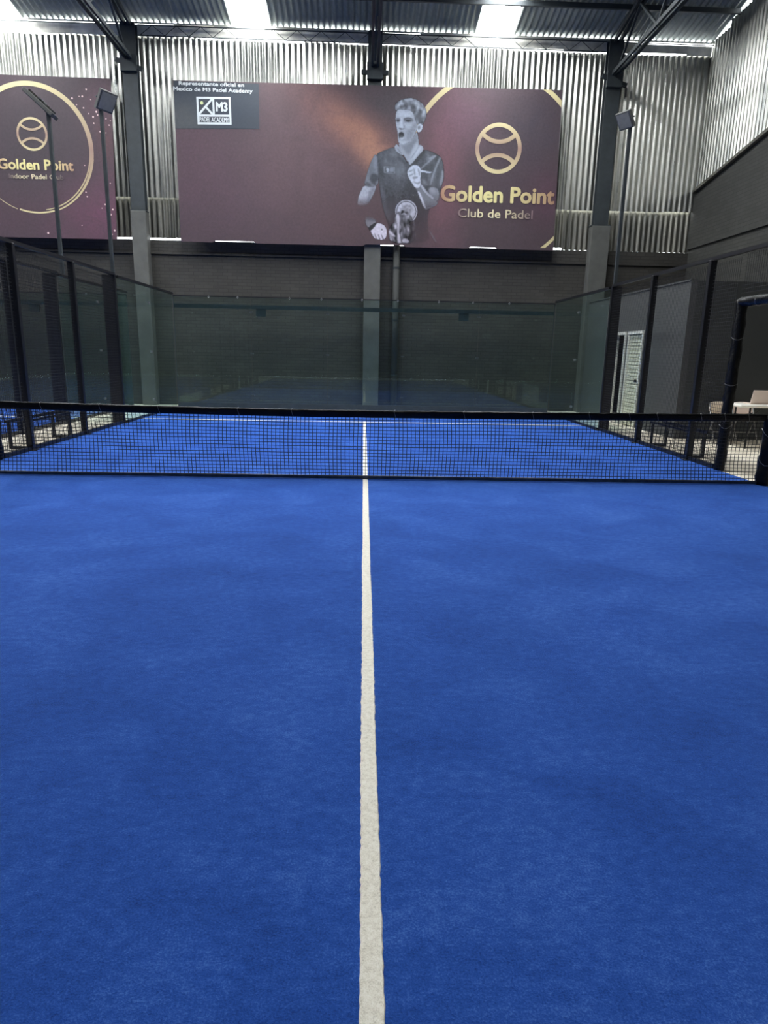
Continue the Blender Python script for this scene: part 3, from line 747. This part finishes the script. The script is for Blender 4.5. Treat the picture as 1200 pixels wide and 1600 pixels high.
printed_player()

# neighbouring banner
LAYER[0] = 0
b2 = empty('banner', (-8.5, BY+.04, 4.36), 'dark maroon banner with a large gold ring, left of the grey column', 'banner', 'printed banners on the back wall')
M2 = banner_mat('maroon_print_dark', lin(76, 63, 68), [(-8.6, 6.6, 1.3, 1.2, 0, lin(68, 60, 64), .8), (-6.9, 4.9, 1.2, .8, .4, lin(112, 70, 88), .7), (-6.7, 7.5, .5, .6, 0, lin(100, 74, 82), .6), (-9.3, 4.8, 1.2, .6, 0, lin(84, 62, 70), .5), (-6.65, 6.6, .25, .5, 0, lin(112, 76, 76), .4)])
sheet('banner_sheet', [(-10.6, 8.06), (-6.42, 8.04), (-6.54, 4.375), (-10.6, 4.355)], M2, b2, 50, bottom=lambda x: -.085)
for x in (-10.3, -8.5, -6.7): obj('batten', B(x-.03, x+.03, BY+.03, YB-.002, 4.6, 7.9), STEEL, b2)
Q = lambda u, v: art(HL, u, v)
ga = zgold('gold_ring_print_left', 4.87, 7.95)
obj('gold_arc', arc_strip(bmesh.new(), -8.50, 6.40, 1.42, 1.53, math.radians(-8), math.radians(200), BY-.006, 120), ga, b2)
obj('gold_arc', arc_strip(bmesh.new(), -8.50, 6.40, 1.40, 1.46, math.radians(-82), math.radians(-8), BY-.006, 50, r0f=lambda f: 1.44-.02*f), ga, b2)
obj('gold_arc', arc_strip(bmesh.new(), -8.50, 6.40, 1.48, 1.535, math.radians(-74), math.radians(-8), BY-.006, 50, r0f=lambda f: 1.51-.05*f), ga, b2)
obj('gold_arc', arc_strip(bmesh.new(), -8.50, 6.40, 1.49, 1.53, math.radians(-108), math.radians(-74), BY-.006, 30), ga, b2)
obj('gold_arc', arc_strip(bmesh.new(), -8.50, 6.40, 1.515, 1.53, math.radians(-160), math.radians(-110), BY-.006, 40), ga, b2)
bc = Q(49.5, 209); tp = Q(49.5, 182.5)
ball(bc[0], bc[1], tp[1]-bc[1], .055, zgold('gold_ball_print_left', bc[1]-.4, bc[1]+.4), b2)
r_ = rect(HL, -4, 247.5, 114.5, 266.5)
text('lettering', 'Golden Point', r_, gold_mat('gold_word_left', r_[0]-.1, r_[1]+.15, lin(178, 134, 112), lin(228, 218, 150)), b2, .010)
r_ = rect(HL, 13, 271, 99, 280.5)
text('lettering', 'Indoor Padel Club', r_, gold_mat('gold_word_left_small', r_[0], r_[1], lin(96, 82, 84), lin(226, 214, 176)), b2, .003)
SPK = tone('sparkle_print', lin(226, 196, 190), .1)
random.seed(21)
spots = [(123, 150), (128, 150), (134, 139), (130, 168), (138, 177), (150, 174), (145, 182), (146, 192), (152, 179), (165, 185), (172, 188), (170, 195), (156, 205), (165, 207), (112, 153), (119, 163), (172, 286), (128, 352), (75, 364), (176, 327), (173, 335), (164, 319), (159, 325), (134, 300), (136, 307), (132, 258), (179, 360), (175, 366), (141, 155)]
for u, v in spots:
    x, z = Q(u, v); r = random.uniform(.012, .028)
    flat('sparkle', [(x+r*math.cos(a*math.pi/3), z+r*math.sin(a*math.pi/3)) for a in range(6)], SPK, b2, BY-.008)

# ------------------------------------------------------------------ glass walls
def pane(x0, x1, y0, y1, z0, z1, parent):
    return tag(obj('pane', B(x0, x1, y0, y1, z0, z1), GLASS, parent), 'clear greenish tempered glass pane')
FH = 2.95
def back_glass(cx_, label, n=5):
    g = empty('glass_wall', (cx_, 10, 0), label, 'glass wall', 'glass walls of the courts')
    for i in range(n):
        x0 = cx_-5+2*i; pane(x0+.006, x0+1.994, 9.994, 10.006, .151, 2.87, g)
    for i in range(n+1):
        x = cx_-5+2*i
        if 0 < i < n:
            for z in (.35, 1.45, 2.5): obj('glass_clip', B(x-.04, x+.04, 9.985, 10.03, z-.02, z+.02), STEEL, g)
    obj('top_channel', B(cx_-5, cx_+5, 9.985, 10.015, 2.86, 2.885), BLACK, g)
    obj('base_curb', B(cx_-5, cx_+5, 9.97, 10.05, 0, .15), CURB, g)
    obj('rear_beam', B(cx_-5, cx_+5, 10.05, 10.13, 2.58, 2.68), STEEL, g)
    for x in (cx_-2.75, cx_+2.6): obj('bracket', B(x-.13, x+.13, 10.06, 10.12, 2.40, 2.58), STEEL, g)
    for x in (cx_-5, cx_+5): obj('corner_post', B(x-.008, x+.008, 10.01, 10.03, 0, 2.87), STEEL, g)
    for i in range(9):
        x = cx_-4.2+i*1.02+random.uniform(-.2, .2); obj('tie', TUBE([(x+.02*math.cos(a), 9.98, 2.86+.03*math.sin(a)) for a in (0, 1.57, 3.14, 4.71)], .005, 4, closed=True), TIE, g)
    return g
back_glass(0, 'greenish glass back wall at the far end of the court with the net')
back_glass(-11.2, 'glass back wall at the far end of the neighbouring court')
def side_glass(x, label):
    g = empty('glass_wall', (x, 8, 0), label, 'glass wall', 'glass walls of the courts')
    for y0 in (6.05, 8.02): pane(x-.006, x+.006, y0, y0+1.95, .02, FH-.03, g)
    obj('top_channel', B(x-.03, x+.03, 6.05, 10, FH-.05, FH), BLACK, g)
    obj('base_channel', B(x-.025, x+.025, 6.05, 10, 0, .05), BLACK, g)
    for z in (.35, 1.46, 2.55): obj('glass_clip', B(x-.02, x+.02, 7.97, 8.05, z-.025, z+.025), CHROME, g)
    return g
side_glass(-5.02, 'glass panel wall at the far left corner of the court')
side_glass(5.02, 'glass panel wall at the far right corner, beside the white doors')
side_glass(-6.18, 'glass panel wall of the neighbouring court across the left walkway')

# ------------------------------------------------------------------ mesh fences
def wiremesh(L, H, pitch=.05, t=.0042):
    bm = bmesh.new()
    def pr(a, b):
        a, b = Vector(a), Vector(b); d = (b-a).normalized(); u = Vector((1, 0, 0)); v = d.cross(u)
        q = [[bm.verts.new(p_+(u*i+v*j)*t/2) for i, j in ((-1, -1), (1, -1), (1, 1), (-1, 1))] for p_ in (a, b)]
        for k in range(4): bm.faces.new((q[0][k], q[0][(k+1) % 4], q[1][(k+1) % 4], q[1][k]))
    for i in range(int(L/pitch)+1): pr((0, i*pitch, 0), (0, i*pitch, H))
    for i in range(int(H/pitch)+1): pr((0, 0, i*pitch), (0, L, i*pitch))
    me = bpy.data.meshes.new('wire_mesh'); bm.to_mesh(me); bm.free(); me.materials.append(WIRE); return me
W2 = wiremesh(1.9, FH-.12); W1 = wiremesh(.7, FH-.12); WTOP = wiremesh(2.3, .5)
def fence(x, side, label, ys, gate=None, ow=.22, y_end=6):
    f = empty('mesh_fence', (x, 0, 0), label, 'fence', 'black mesh fences beside the courts')
    o = side   # outward direction
    for y in ys:
        if y == y_end: 
            bm = bmesh.new(); box(bm, min(x-.03*o, x+ow*o), max(x-.03*o, x+ow*o), y-.04, y+.04, 0, FH)
        else: bm = bmesh.new(); box(bm, x-.05, x+.05, y-.04, y+.04, 0, FH, bev=.006)
        obj('post', bm, BLACK, f)
        obj('base_plate', B(x-.09, x+.09, y-.09, y+.09, 0, .012), BLACK, f)
    lo = min(ys)
    obj('top_rail', B(x-.03, x+.03, lo, y_end, FH-.01, FH+.04), BLACK, f)
    segs = [(lo, y_end)] if not gate else [(lo, gate[0]), (gate[1], y_end)]
    for a, b in segs:
        if b-a > .1: obj('base_rail', B(x-.03, x+.03, a, b, .0, .06), BLACK, f)
    sy = sorted(ys)
    for a, b in zip(sy, sy[1:]):
        if gate and a < gate[1] and b > gate[0]:
            if b > gate[1]: m = place('wire_mesh', W1, (x, gate[1]+.03, .06), f); m['kind'] = 'stuff'
            continue
        m = place('wire_mesh', W2, (x, a+.05, .06), f); m['kind'] = 'stuff'
    if gate: 
        m = place('wire_mesh', WTOP, (x, gate[0]+.03, 2.42), f); m['kind'] = 'stuff'
    return f
fence(-5.06, -1, 'black wire mesh fence along the left edge of the court', [6, 4, 2, -2, -4], gate=(-1.2, 1.2))
fence(5.06, 1, 'black wire mesh fence along the right edge, in front of the white doors', [6, 4, 2, -2, -4], gate=(-1.2, 1.2), ow=.17)
fence(-6.18, 1, 'black wire mesh fence of the neighbouring court across the left walkway', [6, 4, 2, 0, -2, -4], ow=-.28)

# padded gate frame around the net post
def padded(pts, r, seed, n=14, step=.05, amp=.0075, seam=1):
    """lumpy vinyl sleeve round a path"""
    pts = [Vector(p) for p in pts]; bm = bmesh.new(); path = []
    for a, b in zip(pts, pts[1:]):
        m = max(1, int((b-a).length/step))
        for i in range(m): path.append(a.lerp(b, i/m))
    path.append(pts[-1]); rings = []
    for i, p_ in enumerate(path):
        d = (path[min(i+1, len(path)-1)]-path[max(i-1, 0)]).normalized(); a = d.cross(Vector((0, 1, 0)))
        if a.length < .2: a = d.cross(Vector((1, 0, 0)))
        a.normalize(); b = d.cross(a); rg = []
        for k in range(n):
            t_ = 2*math.pi*k/n; dv = math.cos(t_)*a+math.sin(t_)*b
            rr = r+amp*noise.noise((p_+dv*.12)*9+Vector((seed, 0, 0)))*2+amp*.8*noise.noise((p_+dv*.1)*24)
            rg.append(bm.verts.new(p_+dv*rr))
        rings.append(rg)
    for A, C in zip(rings, rings[1:]):
        for k in range(n): bm.faces.new((A[k], A[(k+1) % n], C[(k+1) % n], C[k]))
    bm.faces.new(rings[0][::-1]); bm.faces.new(rings[-1]); return bm
def strap(p_, axis, r, parent, tilt=.02, a0=0, a1=6.28):
    pts = []
    for i in range(14):
        t_ = a0+(a1-a0)*i/14
        if axis == 'z': pts.append((p_[0]+r*math.cos(t_), p_[1]+r*math.sin(t_), p_[2]+tilt*math.cos(t_*2+1)))
        else: pts.append((p_[0]+r*math.cos(t_), p_[1]+tilt*math.cos(t_), p_[2]+r*math.sin(t_)))
    return obj('tie', TUBE(pts, .0035, 5, closed=True), CHROME, parent)
for gx, lab in ((5.08, 'gateway frame wrapped in black padding at the right end of the net'), (-5.08, 'gateway frame wrapped in black padding at the left end of the net')):
    gf = empty('gate_frame', (gx, 0, 0), lab, 'gate frame', 'padded gate frames at the net ends')
    for y in (1.1, -1.1):
        obj('padded_post', padded([(gx, y, 0), (gx, y, .62), (gx, y, .64), (gx, y, 2.33)], .072, y*3), VINYL, gf, True)
        for z in (.62, 1.2, 1.82): strap((gx, y, z), 'z', .079, gf, random.uniform(.01, .03))
    obj('padded_top_bar', padded([(gx, 1.13, 2.30), (gx, -1.13, 2.30)], .068, 5.5), VINYL, gf, True)
    for y in (.7, 0, -.6): strap((gx, y, 2.30), 'y', .074, gf, .02)

# low rails behind the fences
def low_rail(x0, x1, ya, yb, label):
    r = empty('low_rail', ((x0+x1)/2, (ya+yb)/2, 0), label, 'rail', 'low black rails beside the court fences')
    for y in (ya, yb):
        bm = bmesh.new(); bar(bm, (x0, y, .02), (x1, y, .02), .04); bar(bm, (x1, y, 0), (x1, y, .42), .04); bar(bm, (x0, y, 0), (x0, y, .42), .04)
        obj('leg_loop', bm, BLACK, r)
    obj('top_rail', BAR((x1, ya-.1, .42), (x1, yb+.1, .42), .045), BLACK, r)
    obj('inner_rail', BAR((x0, ya-.1, .42), (x0, yb+.1, .42), .03), BLACK, r)
low_rail(-5.14, -5.42, 2.13, 3.57, 'low black steel rail with looped legs on the left walkway')
low_rail(5.14, 5.40, 2.24, 3.58, 'low black steel rail with looped legs between the right fence and grey room')

# ------------------------------------------------------------------ floodlights
def floodlight(x, y, z, n, label, sx=.34, sy=.32, zb=0, hx=0):
    r = empty('floodlight', (x, y, 0), label, 'floodlight', 'floodlights on poles above the fences')
    obj('pole', B(x-.03, x+.03, y-.03, y+.03, zb, z-.1), STEEL, r)
    n = Vector(n).normalized(); t_ = n.cross(Vector((0, 0, 1))).normalized(); b_ = n.cross(t_).normalized()
    R3 = Matrix((t_, b_, n)).transposed(); cpt = Vector((x+hx, y, z))
    def hb(sx_, sy_, z0, z1, bev=0):
        bm = B(-sx_/2, sx_/2, -sy_/2, sy_/2, z0, z1, bev=bev)
        for v in bm.verts: v.co = R3 @ v.co + cpt
        return bm
    h = obj('head', hb(sx, sy, -.03, .045, .008), LAMPB, r)
    obj('lens', hb(sx*.84, sy*.82, .0455, .052), LAMPG, h)
    for i in range(6):
        bm = B(-sx*.4, sx*.4, -sy*.38+i*sy*.15, -sy*.38+i*sy*.15+.008, -.065, -.03)
        for v in bm.verts: v.co = R3 @ v.co + cpt
        obj('cooling_fin', bm, LAMPB, h)
    bm = bmesh.new(); q = cpt-n*.06
    bar(bm, q+t_*sx*.5, q-t_*sx*.5, .03, .02); bar(bm, q, (x, y, z-.12), .04)
    obj('yoke', bm, STEEL, r)
floodlight(-5.11, 6.12, 6.10, (.72, -.42, -.55), 'floodlight on a pole in front of the dark maroon banner edge', hx=.10, zb=FH, sx=.38, sy=.36)
floodlight(5.13, 6.12, 6.06, (-.72, -.40, -.57), 'floodlight on a pole in front of the corrugated wall on the right', hx=-.1, zb=FH)
floodlight(-6.11, 6.12, 6.02, (-.66, -.045, -.75), 'floodlight seen edge-on in front of the gold ring', sx=.32, sy=.64, hx=-.13, zb=FH)

# ------------------------------------------------------------------ net
net = empty('padel_net', (0, 0, 0), 'black net stretched across the blue court', 'net')
def ztop(x): return .853+.045*(abs(x+.6)/4.6)**1.6*(1.15 if x < 0 else .6)
NX, NZ = 200, 18
def npt(i, k):
    x = -4.97+9.94*i/NX; t_ = k/NZ; zt = ztop(x)-.075; zb = .035
    n1 = noise.noise(Vector((x*.8, t_*1.5, 0)))*.012; n2 = noise.noise(Vector((x*.9, t_*2, 7)))*.008
    sag = .018*math.sin(math.pi*t_)*math.sin(x*1.1)
    return Vector((x+n1*math.sin(math.pi*t_)+sag, .015*math.sin(math.pi*t_)+n2, zb+(zt-zb)*t_+n2*math.sin(math.pi*t_)))
bm = bmesh.new(); tk = .0038
grid = [[npt(i, k) for k in range(NZ+1)] for i in range(NX+1)]
def cordline(pts, u, v):
    prev = None
    for p_ in pts:
        q = [bm.verts.new(p_+u*a*tk+v*b*tk) for a, b in ((-1, 0), (0, -1), (1, 0), (0, 1))]
        if prev:
            for k in range(4): bm.faces.new((prev[k], prev[(k+1) % 4], q[(k+1) % 4], q[k]))
        prev = q
EX, EY, EZ = Vector((1, 0, 0)), Vector((0, 1, 0)), Vector((0, 0, 1))
for i in range(NX+1): cordline(grid[i], EX, EY)
for k in range(1, NZ): cordline([grid[i][k] for i in range(NX+1)], EZ, EY)
tag(obj('net_mesh', bm, CORD, net), kind='stuff')
def band(name, zf, h, th, mat, seed, amp):
    bm = bmesh.new(); prof = [(0, 0), (-1, .08), (-1, .35), (-1, .65), (-.95, .92), (0, 1.0), (.95, .92), (1, .65), (1, .35), (1, .08)]
    rows = []; N = 460
    for i in range(N+1):
        x = -4.98+9.96*i/N; z0 = zf(x); row = []
        for a, b in prof:
            y = a*th/2; z = z0+b*h
            nn = noise.noise(Vector((x*7+seed, b*3+a, seed))); n3 = noise.noise(Vector((x*22+b*9, a*3, seed+4)))
            row.append(bm.verts.new((x, y+a*amp*(nn*1.2+.6*n3), z+amp*.7*nn*(1 if b > .5 else .4)+amp*.5*n3*(b > .8))))
        rows.append(row)
    for r, q in zip(rows, rows[1:]):
        for k in range(len(prof)): bm.faces.new((r[k], r[(k+1) % 10], q[(k+1) % 10], q[k]))
    bm.faces.new(rows[0]); bm.faces.new(rows[-1][::-1]); bmesh.ops.recalc_face_normals(bm, faces=bm.faces)
    return obj(name, bm, mat, net, True)
band('top_band', lambda x: ztop(x)-.09, .092, .03, VINYL, 1.7, .007)
band('bottom_band', lambda x: .004, .045, .022, VINYL_G, 9.1, .004)
for x in (-3.9, -3.2, -2.5, -1.55, -.9, .35, 1.2, 2.05, 2.75, 3.25, 3.6, 4.15, 4.45, 4.75):
    zt = ztop(x); pts = [(x+.012*math.sin(t_*2), .024*math.cos(t_), zt-.045+.056*math.sin(t_)) for t_ in [k*.7854 for k in range(8)]]
    obj('tie', TUBE(pts, .0022, 4, closed=True), CHROME, net)
for sx in (1, -1):
    p_ = obj('net_post', padded([(5.06*sx, 0, 0), (5.06*sx, 0, .3), (5.06*sx, 0, .88)], .09, 2.2*sx, amp=.012), VINYL, net, True)
    for z in (.3, .66): strap((5.06*sx, 0, z), 'z', .1, p_, .05)

# ------------------------------------------------------------------ grey room with two doors
RX, RY, RH = 6.1, 4.78, 2.97
bm = bmesh.new(); th = .12
D1, D2, DH = (7.70, 8.52), (6.72, 7.55), 2.12
for a, b, z0 in ((RY, D2[0], 0), (D2[1], D1[0], 0), (D1[1], 10.6, 0), (D2[0], D2[1], DH), (D1[0], D1[1], DH)):
    box(bm, RX, RX+th, a, b, z0, RH)
wr = tag(obj('wall_room', bm, ROOM, origin=(RX, RY, 0)), 'light grey wall of the small room that holds the two doors', kind='structure')
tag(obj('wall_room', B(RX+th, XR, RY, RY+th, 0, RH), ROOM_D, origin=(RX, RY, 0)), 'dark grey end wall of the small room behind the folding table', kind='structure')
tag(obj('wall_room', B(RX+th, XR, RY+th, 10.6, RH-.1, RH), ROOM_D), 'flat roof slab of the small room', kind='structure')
tag(obj('wall_room', B(RX+1.3, RX+1.38, RY+th, 10.6, 0, RH-.1), SHADEIN), 'inner wall inside the small room, near-black to stand for its shade', kind='structure')
obj('coping', B(RX-.02, RX+th, RY, 10.6, RH, RH+.025), ROOM, wr)
def doorframe(d, rng):
    w_ = .06
    obj('jamb', B(RX-.03, RX+th, rng[0], rng[0]+w_, 0, DH-w_), WHITE, d); obj('jamb', B(RX-.03, RX+th, rng[1]-w_, rng[1], 0, DH-w_), WHITE, d)
    obj('head', B(RX-.035, RX+th, rng[0], rng[1], DH-w_, DH), WHITE, d)
d1 = empty('door_1', (RX, 8.1, 0), 'open doorway with white frame and dark inside', kind='structure'); doorframe(d1, D1)
leaf = obj('door_leaf', B(RX+.13, RX+.85, D1[0]+.07, D1[0]+.11, .01, DH-.07), CREAM, d1)
obj('knob', TUBE([(RX+.78, D1[0]+.11, 1.02), (RX+.78, D1[0]+.16, 1.02)], .03, 8), BLACK, leaf)
d2 = empty('door_2', (RX, 7.1, 0), 'closed white door of horizontal slats', kind='structure'); doorframe(d2, D2)
a, b = D2[0]+.06, D2[1]-.06
lf = obj('door_leaf', B(RX+.035, RX+.06, a, b, .01, DH-.06), CREAM, d2)
n = 24; h = (DH-.09)/n; s0 = None
for i in range(n):
    z = .02+i*h
    if s0 is None:
        s0 = obj('slat', B(RX+.008, RX+.036, a+.02, b-.02, z, z+h*.80, bev=.006), CREAM, lf, origin=(RX+.02, (a+b)/2, z))
    else: inst('slat', s0, (RX+.02, (a+b)/2, z), lf)
obj('knob', TUBE([(RX-.06, a+.07, 1.03), (RX+.01, a+.07, 1.03)], .032, 10), BLACK, lf)

# ------------------------------------------------------------------ table, chairs, laptop
TX0, TX1, TY0, TY1, TZ = 6.57, 8.35, 3.38, 3.98, .775
t = empty('folding_table', ((TX0+TX1)/2, (TY0+TY1)/2, 0), 'white folding table beside the dark grey wall', 'table')
obj('tabletop', B(TX0, TX1, TY0, TY1, TZ-.05, TZ, bev=.018), PLASTIC, t)
for x in (TX0+.22, TX1-.22):
    bm = bmesh.new()
    for y in (TY0+.07, TY1-.07): tube(bm, [(x, y, 0), (x, y, TZ-.05)], .016)
    tube(bm, [(x, TY0+.07, .12), (x, TY1-.07, .12)], .013)
    obj('leg_frame', bm, BLACK, t)
    sx = 1 if x < 7.4 else -1
    obj('brace', TUBE([(x, (TY0+TY1)/2, .42), (x+.38*sx, (TY0+TY1)/2, TZ-.05)], .011), BLACK, t)
lp = empty('laptop', (7.02, 3.72, TZ), 'open pale laptop on the white folding table', 'laptop')
bm = B(6.87, 7.21, 3.62, 3.85, TZ, TZ+.018, bev=.005); obj('keyboard_base', bm, PINKISH, lp)
obj('keys', B(6.89, 7.19, 3.64, 3.74, TZ+.018, TZ+.021), KEYS, lp)
rot = Matrix.Rotation(math.radians(-14), 3, 'X')
bm = B(6.87, 7.21, -.006, .006, 0, .235, bev=.004)
for v in bm.verts: v.co = Matrix.Rotation(math.radians(14), 3, 'X') @ v.co + Vector((0, 3.62, TZ+.018))
lid = obj('lid', bm, PINKISH, lp)
bm = B(6.885, 7.195, .0062, .0072, .015, .22)
for v in bm.verts: v.co = Matrix.Rotation(math.radians(14), 3, 'X') @ v.co + Vector((0, 3.62, TZ+.018))
obj('screen', bm, KEYS, lid)

def chair(x, y, label, bmat):
    ch = empty('folding_chair', (x, y, 0), label, 'chair', 'folding chairs at the table')
    # faces -Y ; back at +Y
    w_ = .20
    for sx in (-1, 1):
        obj('front_leg', TUBE([(x+sx*w_, y-.20, .0), (x+sx*w_, y+.02, .42), (x+sx*w_, y+.14, .73)], .012), CHROME, ch, True)
        obj('rear_leg', TUBE([(x+sx*(w_-.025), y+.20, 0), (x+sx*(w_-.025), y-.06, .44)], .011), CHROME, ch, True)
    bm = B(x-.19, x+.19, y-.22, y+.12, .43, .455, bev=.01); obj('seat', bm, bmat, ch)
    bm = bmesh.new(); pr = smoothp([(-.205, .53), (.205, .53), (.215, .66), (.18, .755), (-.18, .755), (-.215, .66)], 2)
    f0 = [bm.verts.new((x+px, y+.115+.11*(pz-.56)/.25*.4+.05*(px/.2)**2*-.3, pz)) for px, pz in pr]
    f1 = [bm.verts.new(v.co+Vector((0, .018, 0))) for v in f0]
    bm.faces.new(f0); bm.faces.new(f1[::-1])
    for i in range(len(f0)): bm.faces.new((f0[i-1], f1[i-1], f1[i], f0[i]))
    bmesh.ops.recalc_face_normals(bm, faces=bm.faces)
    obj('backrest', bm, bmat, ch)
    obj('crossbar', TUBE([(x-w_, y-.1, .2), (x+w_, y-.1, .2)], .009), CHROME, ch)
chair(6.80, 4.36, 'beige folding chair standing to the left of the white table', BEIGE)
chair(7.24, 4.36, 'beige folding chair tucked behind the white table, below the laptop', PINKISH)
